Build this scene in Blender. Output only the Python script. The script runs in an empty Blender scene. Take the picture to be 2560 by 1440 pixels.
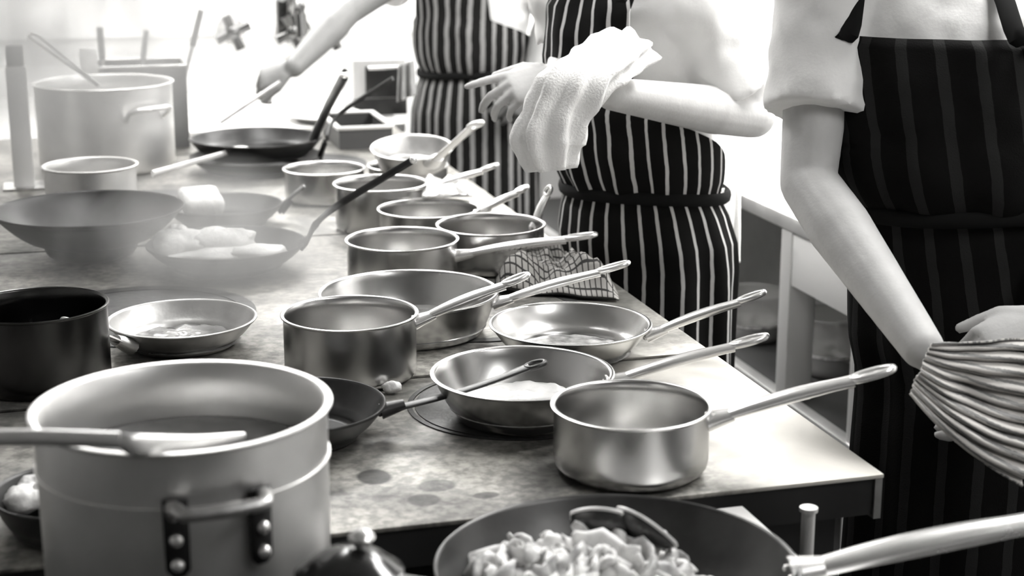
import bpy, bmesh, math, random
from mathutils import Vector, Matrix, noise

# ------------------------------------------------------------------ camera, world, exposure
sc = bpy.context.scene
F, PITCH, YAW, CAMH = 3980.0, math.radians(14.3), math.radians(15.7), 1.63
cd = bpy.data.cameras.new('camera'); cam = bpy.data.objects.new('camera', cd)
sc.collection.objects.link(cam); sc.camera = cam
cam.location = (0, 0, CAMH); cam.rotation_euler = (math.pi/2 - PITCH, 0, -YAW)
cd.sensor_width = 36.0; cd.lens = 36.0*F/2560; cd.clip_start = .02
cd.dof.use_dof = True; cd.dof.focus_distance = 2.45; cd.dof.aperture_fstop = 4.5
w = bpy.data.worlds.new('world'); sc.world = w; w.use_nodes = True
w.node_tree.nodes['Background'].inputs[0].default_value = (.9, .9, .895, 1)
w.node_tree.nodes['Background'].inputs[1].default_value = .03
vs = sc.view_settings
vs.view_transform = 'Standard'; vs.look = 'None'; vs.gamma = 1; vs.use_curve_mapping = False
vs.exposure = 1.2
LAMP = 13.0        # strength of the fluorescent ceiling lamps
sc.cycles.use_denoising = True
sc.cycles.volume_step_rate = 2.0

fh = Vector((math.sin(YAW), math.cos(YAW), 0)); rt = Vector((math.cos(YAW), -math.sin(YAW), 0))
fw = fh*math.cos(PITCH) - Vector((0, 0, math.sin(PITCH))); upv = fh*math.sin(PITCH) + Vector((0, 0, math.cos(PITCH)))
CP = Vector((0, 0, CAMH))
def ray(x, y): return fw + rt*((x-1280)/F) - upv*((y-720)/F)
def Z(x, y, z): r = ray(x, y); return CP + r*((z-CAMH)/r.z)      # measured point of the photo at height z
def D(x, y, d): return CP + ray(x, y)*d                            # ... at distance d
def YP(x, y, Y): r = ray(x, y); return CP + r*(Y/r.y)
def XP(x, y, X): r = ray(x, y); return CP + r*(X/r.x)
TOP = .9                                                           # height of the range tops

# ------------------------------------------------------------------ materials
MATS = {}
def mat(name, col=.5, rough=.5, metal=0., spec=.5, bump=0., bscale=60., vary=0., vscale=8., aniso=0., streak=0., emit=0., trans=0., alpha=1.):
    if name in MATS: return MATS[name]
    m = bpy.data.materials.new(name); m.use_nodes = True
    nt = m.node_tree; b = nt.nodes['Principled BSDF']
    c = (col, col*.994, col*.982) if not isinstance(col, tuple) else col
    b.inputs['Base Color'].default_value = (*c, 1); b.inputs['Roughness'].default_value = rough
    b.inputs['Metallic'].default_value = metal; b.inputs['Specular IOR Level'].default_value = spec
    if aniso:
        b.inputs['Anisotropic'].default_value = aniso
        t = nt.nodes.new('ShaderNodeTangent'); t.direction_type = 'RADIAL'; t.axis = 'Z'
        nt.links.new(t.outputs[0], b.inputs['Tangent'])
    tc = nt.nodes.new('ShaderNodeTexCoord')
    if vary:
        n = nt.nodes.new('ShaderNodeTexNoise'); n.inputs['Scale'].default_value = vscale; n.inputs['Detail'].default_value = 6
        nt.links.new(tc.outputs['Object'], n.inputs['Vector'])
        r = nt.nodes.new('ShaderNodeValToRGB')
        r.color_ramp.elements[0].position = .3; r.color_ramp.elements[1].position = .7
        r.color_ramp.elements[0].color = (*[max(0, k*(1-vary)) for k in c], 1)
        r.color_ramp.elements[1].color = (*[min(1, k*(1+vary)) for k in c], 1)
        nt.links.new(n.outputs['Fac'], r.inputs[0]); nt.links.new(r.outputs[0], b.inputs['Base Color'])
        rr = nt.nodes.new('ShaderNodeMapRange'); rr.inputs['To Min'].default_value = rough*.8; rr.inputs['To Max'].default_value = min(1, rough*1.25)
        nt.links.new(n.outputs['Fac'], rr.inputs['Value']); nt.links.new(rr.outputs[0], b.inputs['Roughness'])
    if bump:
        n2 = nt.nodes.new('ShaderNodeTexNoise'); n2.inputs['Scale'].default_value = bscale; n2.inputs['Detail'].default_value = 4
        nt.links.new(tc.outputs['Object'], n2.inputs['Vector'])
        bp = nt.nodes.new('ShaderNodeBump'); bp.inputs['Strength'].default_value = bump; bp.inputs['Distance'].default_value = .01
        nt.links.new(n2.outputs['Fac'], bp.inputs['Height']); nt.links.new(bp.outputs[0], b.inputs['Normal'])
    if emit:
        b.inputs['Emission Color'].default_value = (1, .995, .98, 1); b.inputs['Emission Strength'].default_value = emit
    if trans: b.inputs['Transmission Weight'].default_value = trans
    MATS[name] = m
    return m

STEEL = mat('brushed_steel', .57, .25, 1., aniso=.6)
STEELH = mat('polished_handle_steel', .85, .25, .75, vary=.06, vscale=20)
STEELW = mat('worn_steel', .5, .4, 1., vary=.25, vscale=18, bump=.05, bscale=120)
STEELT = mat('table_steel', .72, .35, .6, vary=.12, vscale=9)
ALU = mat('dull_aluminium', .74, .38, .88, aniso=.3, vary=.12, vscale=10, bump=.04, bscale=40)
IRON = mat('black_iron', .025, .38, .3, vary=.5, vscale=14, bump=.06, bscale=90)
IRONIN = mat('seasoned_iron', .03, .36, .25, vary=.4, vscale=20)
DARK = mat('dark_enamel', .012, .45, 0., vary=.3, vscale=10)
WHITE = mat('white_paint', .82, .6, 0., vary=.03, vscale=5)
WALLM = mat('white_wall', .86, .55, 0., vary=.03, vscale=3)
FLOORM = mat('dark_floor', .05, .5, 0., vary=.3, vscale=6, bump=.1, bscale=30)
CLOTHW = mat('white_cloth', .82, .9, 0., spec=.1, bump=.25, bscale=250)
SHIRT = mat('white_shirt', .8, .9, 0., spec=.1, bump=.05, bscale=180, vary=.03)
SKIN = mat('skin', .52, .55, 0., spec=.35, vary=.07, vscale=25, bump=.05, bscale=200)
HAIR = mat('dark_hair', .02, .6)
TROUS = mat('dark_trousers', .03, .9, spec=.1)
SHOE = mat('black_shoes', .015, .4)
GREYP = mat('grey_panel', .24, .6, vary=.12, vscale=12)
FOODW = mat('pale_food', .78, .5, vary=.12, vscale=40, bump=.3, bscale=70)
FOODM = mat('fried_food', .5, .35, vary=.6, vscale=60, bump=.35, bscale=90)
SHELL = mat('dark_shell', .03, .25, vary=.5, vscale=40)
SHELLIN = mat('shell_lining', .6, .3, vary=.3, vscale=30)
BROTH = mat('broth', .12, .12, 0., vary=.3, vscale=14)
PLAST = mat('clear_plastic', .8, .25, 0., trans=.75)
SAUCE = mat('cream_sauce', .75, .2, vary=.08, vscale=25, bump=.15, bscale=40)

def stripes(name, base, line, freq, width, rough=.9, both=False):
    m = bpy.data.materials.new(name); m.use_nodes = True; nt = m.node_tree; b = nt.nodes['Principled BSDF']
    b.inputs['Roughness'].default_value = rough; b.inputs['Specular IOR Level'].default_value = .1
    uv = nt.nodes.new('ShaderNodeUVMap'); sp = nt.nodes.new('ShaderNodeSeparateXYZ'); nt.links.new(uv.outputs[0], sp.inputs[0])
    def mth(op, a, v):
        n = nt.nodes.new('ShaderNodeMath'); n.operation = op
        if hasattr(a, 'links'): nt.links.new(a, n.inputs[0])
        else: n.inputs[0].default_value = a
        if hasattr(v, 'links'): nt.links.new(v, n.inputs[1])
        else: n.inputs[1].default_value = v
        return n.outputs[0]
    no = nt.nodes.new('ShaderNodeTexNoise'); no.inputs['Scale'].default_value = 30; nt.links.new(uv.outputs[0], no.inputs['Vector'])
    u = mth('ADD', sp.outputs[0], mth('MULTIPLY', mth('SUBTRACT', no.outputs['Fac'], .5), .004))
    fr = mth('FRACT', mth('MULTIPLY', u, freq), 0)
    lt = mth('LESS_THAN', fr, width)
    if both: lt = mth('MAXIMUM', lt, mth('LESS_THAN', mth('FRACT', mth('MULTIPLY', sp.outputs[1], freq), 0), width))
    mx = nt.nodes.new('ShaderNodeMix'); mx.data_type = 'RGBA'
    nt.links.new(lt, mx.inputs[0])
    mx.inputs[6].default_value = (base, base*.97, base*.93, 1); mx.inputs[7].default_value = (line, line*.99, line*.975, 1)
    nt.links.new(mx.outputs[2], b.inputs['Base Color'])
    n2 = nt.nodes.new('ShaderNodeTexNoise'); n2.inputs['Scale'].default_value = 400; nt.links.new(uv.outputs[0], n2.inputs['Vector'])
    bp = nt.nodes.new('ShaderNodeBump'); bp.inputs['Strength'].default_value = .2; bp.inputs['Distance'].default_value = .004
    nt.links.new(n2.outputs['Fac'], bp.inputs['Height']); nt.links.new(bp.outputs[0], b.inputs['Normal'])
    return m
APR_A = stripes('striped_apron_wide_line', .012, .26, 27, .38)
APR_B = stripes('striped_apron_thin_line', .008, .55, 27, .2)
APR_C = stripes('striped_apron_faded_line', .006, .024, 19, .3)
TOWELC = stripes('striped_towel', .5, .22, 70, .35)
CHECK = stripes('checked_cloth', .38, .05, 22, .22, both=True)

# ------------------------------------------------------------------ mesh helpers
COL = sc.collection
def link(name, me, m=None, parent=None, smooth=40):
    o = bpy.data.objects.new(name, me); COL.objects.link(o)
    if m: me.materials.append(m)
    if smooth:
        me.shade_smooth()
        if smooth < 180: me.set_sharp_from_angle(angle=math.radians(smooth))
    if parent:
        o.parent = parent
        o.matrix_parent_inverse = parent.matrix_world.inverted() if False else Matrix.Identity(4)
    return o
def tag(o, label, cat, group=None, kind=None):
    if label: o['label'] = label
    if cat: o['category'] = cat
    if group: o['group'] = group
    if kind: o['kind'] = kind
    return o
def thing(name, label, cat, loc=(0, 0, 0), group=None, rot=None):
    o = bpy.data.objects.new(name, None); COL.objects.link(o); o.location = loc; o.empty_display_size = .05
    if rot: o.rotation_euler = rot
    return tag(o, label, cat, group)
def mesh(verts, faces):
    me = bpy.data.meshes.new('m'); me.from_pydata([tuple(v) for v in verts], [], faces); me.update(); return me
class MB:
    def __init__(s): s.v = []; s.f = []
    def add(s, v, f):
        n = len(s.v); s.v += [Vector(a) for a in v]; s.f += [tuple(i+n for i in q) for q in f]; return s
    def box(s, lo, hi, bev=0):
        x0, y0, z0 = lo; x1, y1, z1 = hi
        v = [(x0,y0,z0),(x1,y0,z0),(x1,y1,z0),(x0,y1,z0),(x0,y0,z1),(x1,y0,z1),(x1,y1,z1),(x0,y1,z1)]
        f = [(3,2,1,0),(4,5,6,7),(0,1,5,4),(1,2,6,5),(2,3,7,6),(3,0,4,7)]
        if bev:
            bm = bmesh.new(); vs_ = [bm.verts.new(a) for a in v]; [bm.faces.new([vs_[i] for i in q]) for q in f]
            bmesh.ops.bevel(bm, geom=bm.edges[:], offset=bev, segments=2, affect='EDGES', profile=.5)
            bm.verts.index_update(); v = [a.co.copy() for a in bm.verts]; f = [tuple(a.index for a in q.verts) for q in bm.faces]; bm.free()
        return s.add(v, f)
    def lathe(s, prof, seg=64, c=(0, 0, 0)):
        v = []; f = []; c = Vector(c); n = len(prof)
        for r, z in prof:
            for k in range(seg):
                a = 2*math.pi*k/seg; v.append(c + Vector((r*math.cos(a), r*math.sin(a), z)))
        for i in range(n-1):
            for k in range(seg):
                k2 = (k+1) % seg
                q = (i*seg+k, i*seg+k2, (i+1)*seg+k2, (i+1)*seg+k)
                f.append(q)
        return s.add(v, f)
    def loft(s, secs, seg=16, closed=False, cap=True):
        # secs: (center, side vector, other vector) with lengths as half sizes
        v = []; f = []; n = len(secs)
        for c, a, b in secs:
            for k in range(seg):
                t = 2*math.pi*k/seg; v.append(c + a*math.cos(t) + b*math.sin(t))
        for i in range(n if closed else n-1):
            j = (i+1) % n
            for k in range(seg):
                k2 = (k+1) % seg; f.append((i*seg+k, i*seg+k2, j*seg+k2, j*seg+k))
        if cap and not closed:
            f.append(tuple(reversed(range(seg)))); f.append(tuple((n-1)*seg+k for k in range(seg)))
        return s.add(v, f)
    def tube(s, pts, rad, seg=12, flat=None, side=None, closed=False):
        # rad: number or list; flat: ratio for the second axis; side: hint for the wide axis
        pts = [Vector(p) for p in pts]; n = len(pts)
        rad = rad if isinstance(rad, (list, tuple)) else [rad]*n
        flat = flat if isinstance(flat, (list, tuple)) else [flat or 1.]*n
        secs = []
        for i, p in enumerate(pts):
            if closed: t = pts[(i+1) % n]-pts[i-1]
            else: t = pts[min(i+1, n-1)]-pts[max(i-1, 0)]
            t.normalize()
            h = Vector(side) if side is not None else (Vector((0, 0, 1)) if abs(t.z) < .9 else Vector((1, 0, 0)))
            a = (h - t*h.dot(t)).normalized(); b = t.cross(a)
            secs.append((p, a*rad[i], b*rad[i]*flat[i]))
        return s.loft(secs, seg, closed)
    def ball(s, c, r, seg=12, sq=(1, 1, 1)):
        prof = [(max(1e-4, math.sin(math.pi*i/seg))*r, -math.cos(math.pi*i/seg)*r) for i in range(seg+1)]
        n = len(s.v); s.lathe(prof, seg*2)
        for q in s.v[n:]:
            q.x = q.x*sq[0]+c[0]; q.y = q.y*sq[1]+c[1]; q.z = q.z*sq[2]+c[2]
        return s
    def build(s, name, m, parent=None, smooth=40, merge=True):
        me = mesh(s.v, s.f)
        bm = bmesh.new(); bm.from_mesh(me)
        if merge: bmesh.ops.remove_doubles(bm, verts=bm.verts, dist=1e-5)
        bmesh.ops.recalc_face_normals(bm, faces=bm.faces); bm.to_mesh(me); bm.free()
        return link(name, me, m, parent, smooth)
def smooth_path(pts, n=24):
    pts = [Vector(p) for p in pts]; out = []
    q = [pts[0]*2-pts[1]] + pts + [pts[-1]*2-pts[-2]]
    seg = len(pts)-1
    for k in range(n+1):
        t = k/n*seg; i = min(int(t), seg-1); u = t-i
        a, b, c, d = q[i], q[i+1], q[i+2], q[i+3]
        out.append(.5*((2*b)+(c-a)*u+(2*a-5*b+4*c-d)*u*u+(3*b-a-3*c+d)*u**3))
    return out
def grid(fn, nu, nv, name, m, parent=None, uv=None, thick=0., smooth=180):
    v = []; f = []
    for j in range(nv+1):
        for i in range(nu+1): v.append(fn(i/nu, j/nv))
    for j in range(nv):
        for i in range(nu):
            a = j*(nu+1)+i; f.append((a, a+1, a+nu+2, a+nu+1))
    me = mesh(v, f)
    ul = me.uv_layers.new(name='UVMap')
    for p in me.polygons:
        for li, vi in zip(p.loop_indices, p.vertices):
            i, j = vi % (nu+1), vi//(nu+1)
            ul.data[li].uv = uv(i/nu, j/nv) if uv else (i/nu, j/nv)
    o = link(name, me, m, parent, smooth)
    if thick:
        md = o.modifiers.new('thickness', 'SOLIDIFY'); md.thickness = thick; md.offset = 0
    return o
def nz(p, s=1., seed=0.): return noise.noise(Vector((p[0]*s+seed, p[1]*s+seed*.7, p[2]*s-seed)))

# ------------------------------------------------------------------ room
def struct(name, lo, hi, m, label=None):
    o = MB().box(lo, hi).build(name, m, smooth=0); o['kind'] = 'structure'
    return o
XL, XR, YB, YF, ZC = -1.3, 3.1, -2.2, 5.85, 2.75
struct('floor', (XL-.1, YB-.1, -.1), (XR+.1, YF+.1, 0), FLOORM)
struct('ceiling', (XL-.1, YB-.1, ZC), (XR+.1, YF+.1, ZC+.1), mat('light_damping_ceiling', .35, .8, vary=.1, vscale=2))  # unseen ceiling, greyed to throw less light back
struct('wall_far', (XL-.1, YF, 0), (XR+.1, YF+.1, ZC), WALLM)
struct('wall_left', (XL-.1, YB, 0), (XL, YF, ZC), mat('light_damping_wall', .25, .6, vary=.05))  # unseen wall, toned dark to keep the pots' left sides dim
struct('wall_right', (XR, YB, 0), (XR+.1, YF, ZC), WALLM)
struct('wall_near', (XL-.1, YB-.1, 0), (XR+.1, YB, ZC), GREYP)
struct('trim_1', (XL, YF-.012, 1.085), (XR, YF, 1.1), STEELT)           # the thin joint above the splashback

def ceiling_light(loc, size, label, strength=LAMP):
    t = thing('ceiling_light', label, 'ceiling light', (loc[0], loc[1], ZC-.09), group='fluorescent ceiling lights')
    sx, sy = size
    MB().box((-sx/2, -sy/2, .02), (sx/2, sy/2, .09)).build('housing', WHITE, t, 0)
    MB().box((-sx/2+.015, -sy/2+.015, 0), (sx/2-.015, sy/2-.015, .022)).build('diffuser', mat('lamp_diffuser_%d' % round(strength*10), .8, .5, emit=strength), t, 0)
    return t
ceiling_light((.25, 3.5), (.3, 1.6), 'fluorescent ceiling lamp hanging over the cooking ranges', LAMP*.85)
ceiling_light((1.9, 2.55), (.5, 1.3), 'broad fluorescent ceiling lamp over the near end of the prep table', LAMP*1.5)
ceiling_light((2.3, 4.4), (.4, 1.6), 'fluorescent ceiling lamp over the far end of the prep table', LAMP)
ceiling_light((.8, 5.6), (2.6, .3), 'added unseen lamp close to the far wall above the sink worktop', LAMP*1.7)  # unseen lamp added to brighten the far wall and backlight the arm
ceiling_light((1.6, .4), (.3, 1.2), 'unseen fill lamp above the near worktops', LAMP*.8)  # unseen lamp added as fill for the foreground pots

# ------------------------------------------------------------------ ranges (one long island, three units)
def plate_material():
    m = bpy.data.materials.new('range_top_plate'); m.use_nodes = True; nt = m.node_tree; b = nt.nodes['Principled BSDF']
    b.inputs['Metallic'].default_value = .55
    g = nt.nodes.new('ShaderNodeNewGeometry')
    def noise_(scale, det=6, dist=0):
        n = nt.nodes.new('ShaderNodeTexNoise'); n.inputs['Scale'].default_value = scale; n.inputs['Detail'].default_value = det
        n.inputs['Distortion'].default_value = dist; nt.links.new(g.outputs['Position'], n.inputs['Vector']); return n.outputs['Fac']
    def ramp(fac, p0, c0, p1, c1):
        r = nt.nodes.new('ShaderNodeValToRGB'); e = r.color_ramp.elements
        e[0].position, e[1].position = p0, p1
        e[0].color = (c0, c0, c0, 1); e[1].color = (c1, c1*.994, c1*.98, 1); nt.links.new(fac, r.inputs[0]); return r.outputs[0]
    base = ramp(noise_(7, 8, .6), .32, .1, .68, .4)
    fine = ramp(noise_(75, 9), .38, .35, .62, 1.)
    mx = nt.nodes.new('ShaderNodeMix'); mx.data_type = 'RGBA'; mx.blend_type = 'MULTIPLY'; mx.inputs[0].default_value = .75
    nt.links.new(base, mx.inputs[6]); nt.links.new(fine, mx.inputs[7])
    last = mx.outputs[2]
    # the heated middle is discoloured, the cleaner aisle margin has reflected brightness painted in
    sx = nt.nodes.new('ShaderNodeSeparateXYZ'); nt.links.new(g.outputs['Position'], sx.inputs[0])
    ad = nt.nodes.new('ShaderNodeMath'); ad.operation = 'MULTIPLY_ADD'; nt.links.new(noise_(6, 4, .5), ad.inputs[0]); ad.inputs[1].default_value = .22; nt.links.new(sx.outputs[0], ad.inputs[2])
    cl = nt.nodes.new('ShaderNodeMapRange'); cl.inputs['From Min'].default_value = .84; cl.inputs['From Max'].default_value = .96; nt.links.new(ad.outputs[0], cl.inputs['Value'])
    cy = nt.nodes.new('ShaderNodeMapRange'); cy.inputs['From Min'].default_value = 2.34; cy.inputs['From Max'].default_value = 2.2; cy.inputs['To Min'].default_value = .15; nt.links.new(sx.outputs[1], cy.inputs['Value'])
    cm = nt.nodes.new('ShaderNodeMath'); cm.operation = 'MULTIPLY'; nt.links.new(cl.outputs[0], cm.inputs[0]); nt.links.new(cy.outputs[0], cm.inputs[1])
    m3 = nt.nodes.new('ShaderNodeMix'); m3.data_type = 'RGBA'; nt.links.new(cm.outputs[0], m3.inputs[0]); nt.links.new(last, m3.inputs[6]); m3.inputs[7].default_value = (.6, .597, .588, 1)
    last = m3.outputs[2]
    # dried spills with a shape of their own
    for (px, py, rx, ry) in ((935, 1192, .024, .030), (1092, 1214, .027, .022), (1060, 1250, .022, .022), (1215, 1238, .018, .012)):
        c = Z(px, py, TOP)
        mp = nt.nodes.new('ShaderNodeMapping'); mp.vector_type = 'TEXTURE'; mp.inputs['Location'].default_value = c; mp.inputs['Scale'].default_value = (rx, ry, .1)
        nt.links.new(g.outputs['Position'], mp.inputs['Vector'])
        ln = nt.nodes.new('ShaderNodeVectorMath'); ln.operation = 'LENGTH'; nt.links.new(mp.outputs[0], ln.inputs[0])
        k = ramp(ln.outputs['Value'], .8, .15 if px == 935 else .38, 1.0, 1.)
        m2 = nt.nodes.new('ShaderNodeMix'); m2.data_type = 'RGBA'; m2.blend_type = 'MULTIPLY'; m2.inputs[0].default_value = 1
        nt.links.new(last, m2.inputs[6]); nt.links.new(k, m2.inputs[7]); last = m2.outputs[2]
    nt.links.new(last, b.inputs['Base Color'])
    rr = nt.nodes.new('ShaderNodeMapRange'); rr.inputs['To Min'].default_value = .38; rr.inputs['To Max'].default_value = .62
    nt.links.new(noise_(20), rr.inputs['Value']); nt.links.new(rr.outputs[0], b.inputs['Roughness'])
    bp = nt.nodes.new('ShaderNodeBump'); bp.inputs['Strength'].default_value = .12; bp.inputs['Distance'].default_value = .004
    nt.links.new(noise_(70), bp.inputs['Height']); nt.links.new(bp.outputs[0], b.inputs['Normal'])
    return m
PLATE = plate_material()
RING = mat('burnt_shaded_ring', .03, .5, .5, vary=.5, vscale=25, bump=.15, bscale=60)  # contact shade under the pans is painted into this dark tone
X0, X1 = -.42, .972
def ring_disc(t, cx, cy, rin, rout, y0):
    MB().lathe([(rin, 0), (rin, .0016), (rout, .0016), (rout, 0)], 72, (cx, cy-y0, TOP)).build('ring_plate', RING, t, 30)
def cooking_range(y0, y1, label, knobs, rings):
    t = thing('solid_top_range', label, 'stove', (0, y0, 0), 'solid top ranges of the island')
    L = y1-y0
    MB().box((X0+.02, .03, .1), (X1-.05, L-.01, TOP-.03)).build('oven_body', DARK, t, 0)
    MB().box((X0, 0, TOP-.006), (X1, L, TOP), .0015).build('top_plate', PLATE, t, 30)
    MB().box((X1-.012, 0, TOP-.06), (X1-.002, L, TOP-.006)).build('side_lip', STEELW, t, 0)
    MB().box((X0, .004, TOP-.055), (X1-.012, .02, TOP-.006)).build('front_fascia', DARK, t, 0)
    for x in (X0+.06, X1-.1):
        for y in (.06, L-.08): MB().tube([(x, y, 0), (x, y, .11)], .022).build('foot', DARK, t)
    for (cx, cy, a, b_) in rings: ring_disc(t, cx, cy, a, b_, y0)
    return t
s2c = Z(1290, 1010, TOP)
r1 = cooking_range(1.706, 2.262, 'near solid top range with dried round spills and a bare steel corner painted bright as if reflecting', True,
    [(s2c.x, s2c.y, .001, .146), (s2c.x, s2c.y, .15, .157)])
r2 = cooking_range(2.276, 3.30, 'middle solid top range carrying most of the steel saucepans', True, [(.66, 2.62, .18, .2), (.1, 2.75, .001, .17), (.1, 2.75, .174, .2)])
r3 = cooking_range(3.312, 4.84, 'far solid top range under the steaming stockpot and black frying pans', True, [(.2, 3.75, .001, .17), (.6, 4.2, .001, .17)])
# post and bracket under the near front edge
p = YP(2022, 1268, 1.66)
pb = MB().tube([(p.x, 1.66, p.z), (p.x, 1.66, p.z-.005)], [.0115, .0115], 16).tube([(p.x, 1.66, p.z-.004), (p.x, 1.66, p.z-.16)], [.0085, .0085], 16).tube([(p.x, 1.66, p.z-.15), (p.x, 1.74, p.z-.15)], .008, 12).build('rail_post', STEELT, r1)
pb.location = (0, -1.706, 0)

# front worktops at the photographer's side
t = thing('prep_worktop', 'low steel worktop carrying the large frying pan, standing against the range', 'worktop', (0, .8, 0))
MB().box((.43, 0, .868), (.768, .885, .888), .002).build('top_plate', STEELT, t, 30)
MB().box((.45, .03, .1), (.74, .86, .868)).build('cupboard', DARK, t, 0)
for x in (.47, .72):
    for y in (.06, .82): MB().tube([(x, y, 0), (x, y, .1)], .02).build('foot', DARK, t)
t = thing('burner_unit', 'black open burner unit under the large aluminium pot', 'stove', (0, .8, 0))
MB().box((-.7, 0, .1), (.325, .885, .85)).build('body', DARK, t, 0)
for i in range(9):
    x = -.6+i*.1; MB().box((x, .05, .85), (x+.014, .87, .86)).build('grate_bar', IRON, t, 0)
for x in (-.62, .26):
    for y in (.06, .82): MB().tube([(x, y, 0), (x, y, .1)], .02).build('foot', DARK, t)

# ------------------------------------------------------------------ pans
def at_obj(t, pts): return [Vector(p)-t.location for p in pts]
def handle_to(t, start, end, style, m, wid=.011):
    """long handle from start to end (local points)"""
    start, end = Vector(start), Vector(end); d = end-start; L = d.length; dn = d.normalized()
    sd = dn.cross(Vector((0, 0, 1))).normalized(); un = sd.cross(dn)
    h = MB()
    if style == 'tube':          # hollow half round steel handle with a flattened, pierced end
        n = 14; pts = []; ra = []; fl = []
        for i in range(n+1):
            u = i/n; pts.append(start+d*(u*.8)+un*(.004*math.sin(u*math.pi*.9)))
            ra.append(wid*(.75+.45*math.sin(min(1, u*1.15)*math.pi*.8)) if i else wid*.8); fl.append(.62)
        h.tube(pts, ra, 14, fl, sd)
        e0 = pts[-1]; c = start+d*.9+un*.004
        lp = []
        for k in range(20):
            a = 2*math.pi*k/20; lp.append(c+dn*(math.cos(a)*L*.115)+sd*(math.sin(a)*wid*.9))
        h.tube(lp, wid*.44, 8, 1., closed=True, side=un)
        h.tube([e0-dn*.01, c-dn*L*.085], [wid*1.0, wid*.85], 12, [.55, .4], sd)
    else:                        # flat strap handle with a pierced end
        n = 16; pts = [start+d*(i/n*.9)+un*(style*math.sin(i/n*math.pi)) for i in range(n+1)]
        h.tube(pts, [wid*(1.15-.2*math.sin(i/n*math.pi)) for i in range(n+1)], 12, .3, sd)
        c = start+d*.94
        lp = [c+dn*(math.cos(2*math.pi*k/20)*L*.06)+sd*(math.sin(2*math.pi*k/20)*wid) for k in range(20)]
        h.tube(lp, wid*.36, 8, closed=True, side=un)
    o = h.build('handle', m, t, 60)
    # mounting bracket with rivets
    b = MB().tube([start-dn*.004, start+dn*.03], [wid*1.5, wid*.95], 12, [.7, .7], sd).build('handle_bracket', m, t, 60)
    for k in (-1, 1):
        MB().ball(start+sd*(k*wid*.8)-dn*.006, .0045, 6).build('rivet', m, b)
    return o
def pan_profile(R, Rb, h, th=.0028, lip=.004, curve=.012, flare=1.):
    pr = [(.0005, 0), (Rb-curve, 0)]
    for i in range(1, 5):
        a = i/4*math.pi/2; pr.append((Rb-curve+curve*math.sin(a), curve*(1-math.cos(a))))
    n = 6
    for i in range(1, n+1):
        u = i/n; pr.append((Rb+(R-Rb)*u**flare, curve+(h-curve-.003)*u))
    pr += [(R+lip*.6, h-.003), (R+lip, h-.0012), (R+lip, h+.0004), (R+lip*.5, h+.0016), (R-th*.4, h+.0008), (R-th, h-.002)]
    for i in range(n-1, -1, -1):
        u = i/n; pr.append((Rb+(R-Rb)*u**flare-th, max(curve+(h-curve-.003)*u, curve)))
    for i in range(3, 0, -1):
        a = i/4*math.pi/2; pr.append((Rb-curve+(curve-th)*math.sin(a), th+(curve-th)*(1-math.cos(a))))
    pr += [(Rb-curve, th), (.0005, th)]
    return pr
def pan(name, label, cat, rim, wpx, h, m=STEEL, mh=STEELH, hend=None, hz=.05, style='tube', taper=1., lip=.004, z0=TOP, wid=.011, flare=1., hstart=-.018, tilt=None, group=None, curve=.012):
    """rim: pixel of the rim centre, wpx: rim width in the photo, z0: surface it stands on"""
    c = Z(rim[0], rim[1], z0+h); dep = (c-CP).dot(fw); R = wpx/F*dep/2
    t = thing(name, label, cat, (c.x, c.y, z0), group)
    MB().lathe(pan_profile(R-lip, (R-lip)*taper, h, lip=lip, flare=flare, curve=curve), 80).build('body', m, t, 50)
    if hend:
        e = Z(hend[0], hend[1], z0+h+hz)-t.location
        dr = Vector((e.x, e.y, 0)).normalized()
        st = dr*((R-lip)*(1 if taper > .97 else .985)+.001)+Vector((0, 0, h+hstart))
        print(name, 'R %.3f handle %.3f' % (R, (e-st).length))
        handle_to(t, st, e, style, mh, wid)
    return t, R

# steel saucepans and pans down the right side of the island
S1, _ = pan('saucepan', 'front steel saucepan at the bright range corner, long pierced handle pointing right', 'saucepan', (1579, 1010), 406, .088, hend=(2228, 930), hz=.055, wid=.012, curve=.02)
S2, R2 = pan('saute_pan', 'steel saute pan of bubbling cream sauce standing on the dark ring behind the front saucepan', 'frying pan', (1306, 930), 462, .066, hend=(1912, 848), hz=.04, taper=.76, lip=.005, flare=.7)
S3, R3 = pan('frying_pan', 'shiny steel frying pan with brown juices, handle crossing the striped apron', 'frying pan', (1426, 807), 408, .052, hend=(1908, 738), hz=.05, taper=.74, lip=.004, flare=.7)
S4, _ = pan('saucepan', 'deep steel saucepan in the middle with its handle lying over the large saute pan', 'saucepan', (874, 782), 345, .098, hend=(1318, 694), hz=.045, wid=.011)
S5, R5 = pan('saute_pan', 'wide steel saute pan half hidden behind the deep middle saucepan', 'frying pan', (1022, 728), 452, .07, hend=(1567, 664), hz=.05, taper=.86, flare=.8)
S6, _ = pan('saucepan', 'steel saucepan whose thick handle points at the checked cloth', 'saucepan', (1005, 597), 286, .088, hend=(1484, 592), hz=.01, wid=.012, hstart=-.03)
S7, _ = pan('saucepan', 'steel saucepan touching the hip of the cook with the thin striped apron', 'saucepan', (1227, 560), 276, .085, hend=(1378, 470), hz=.055, wid=.009)
S8, _ = pan('saucepan', 'steel saucepan with a bent dull handle, third behind the checked cloth', 'saucepan', (1071, 520), 258, .08, hend=(1318, 472), hz=.03, wid=.011)
S9, _ = pan('saucepan', 'steel saucepan crossed by the black pan handle, with a scrap of foil at its grip', 'saucepan', (951, 457), 238, .1, hend=(1242, 417), hz=.035)
S10, _ = pan('saucepan', 'handleless steel pot standing left of the tilted pan near the far worktop', 'saucepan', (810, 420), 207, .078, curve=.02)
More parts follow.
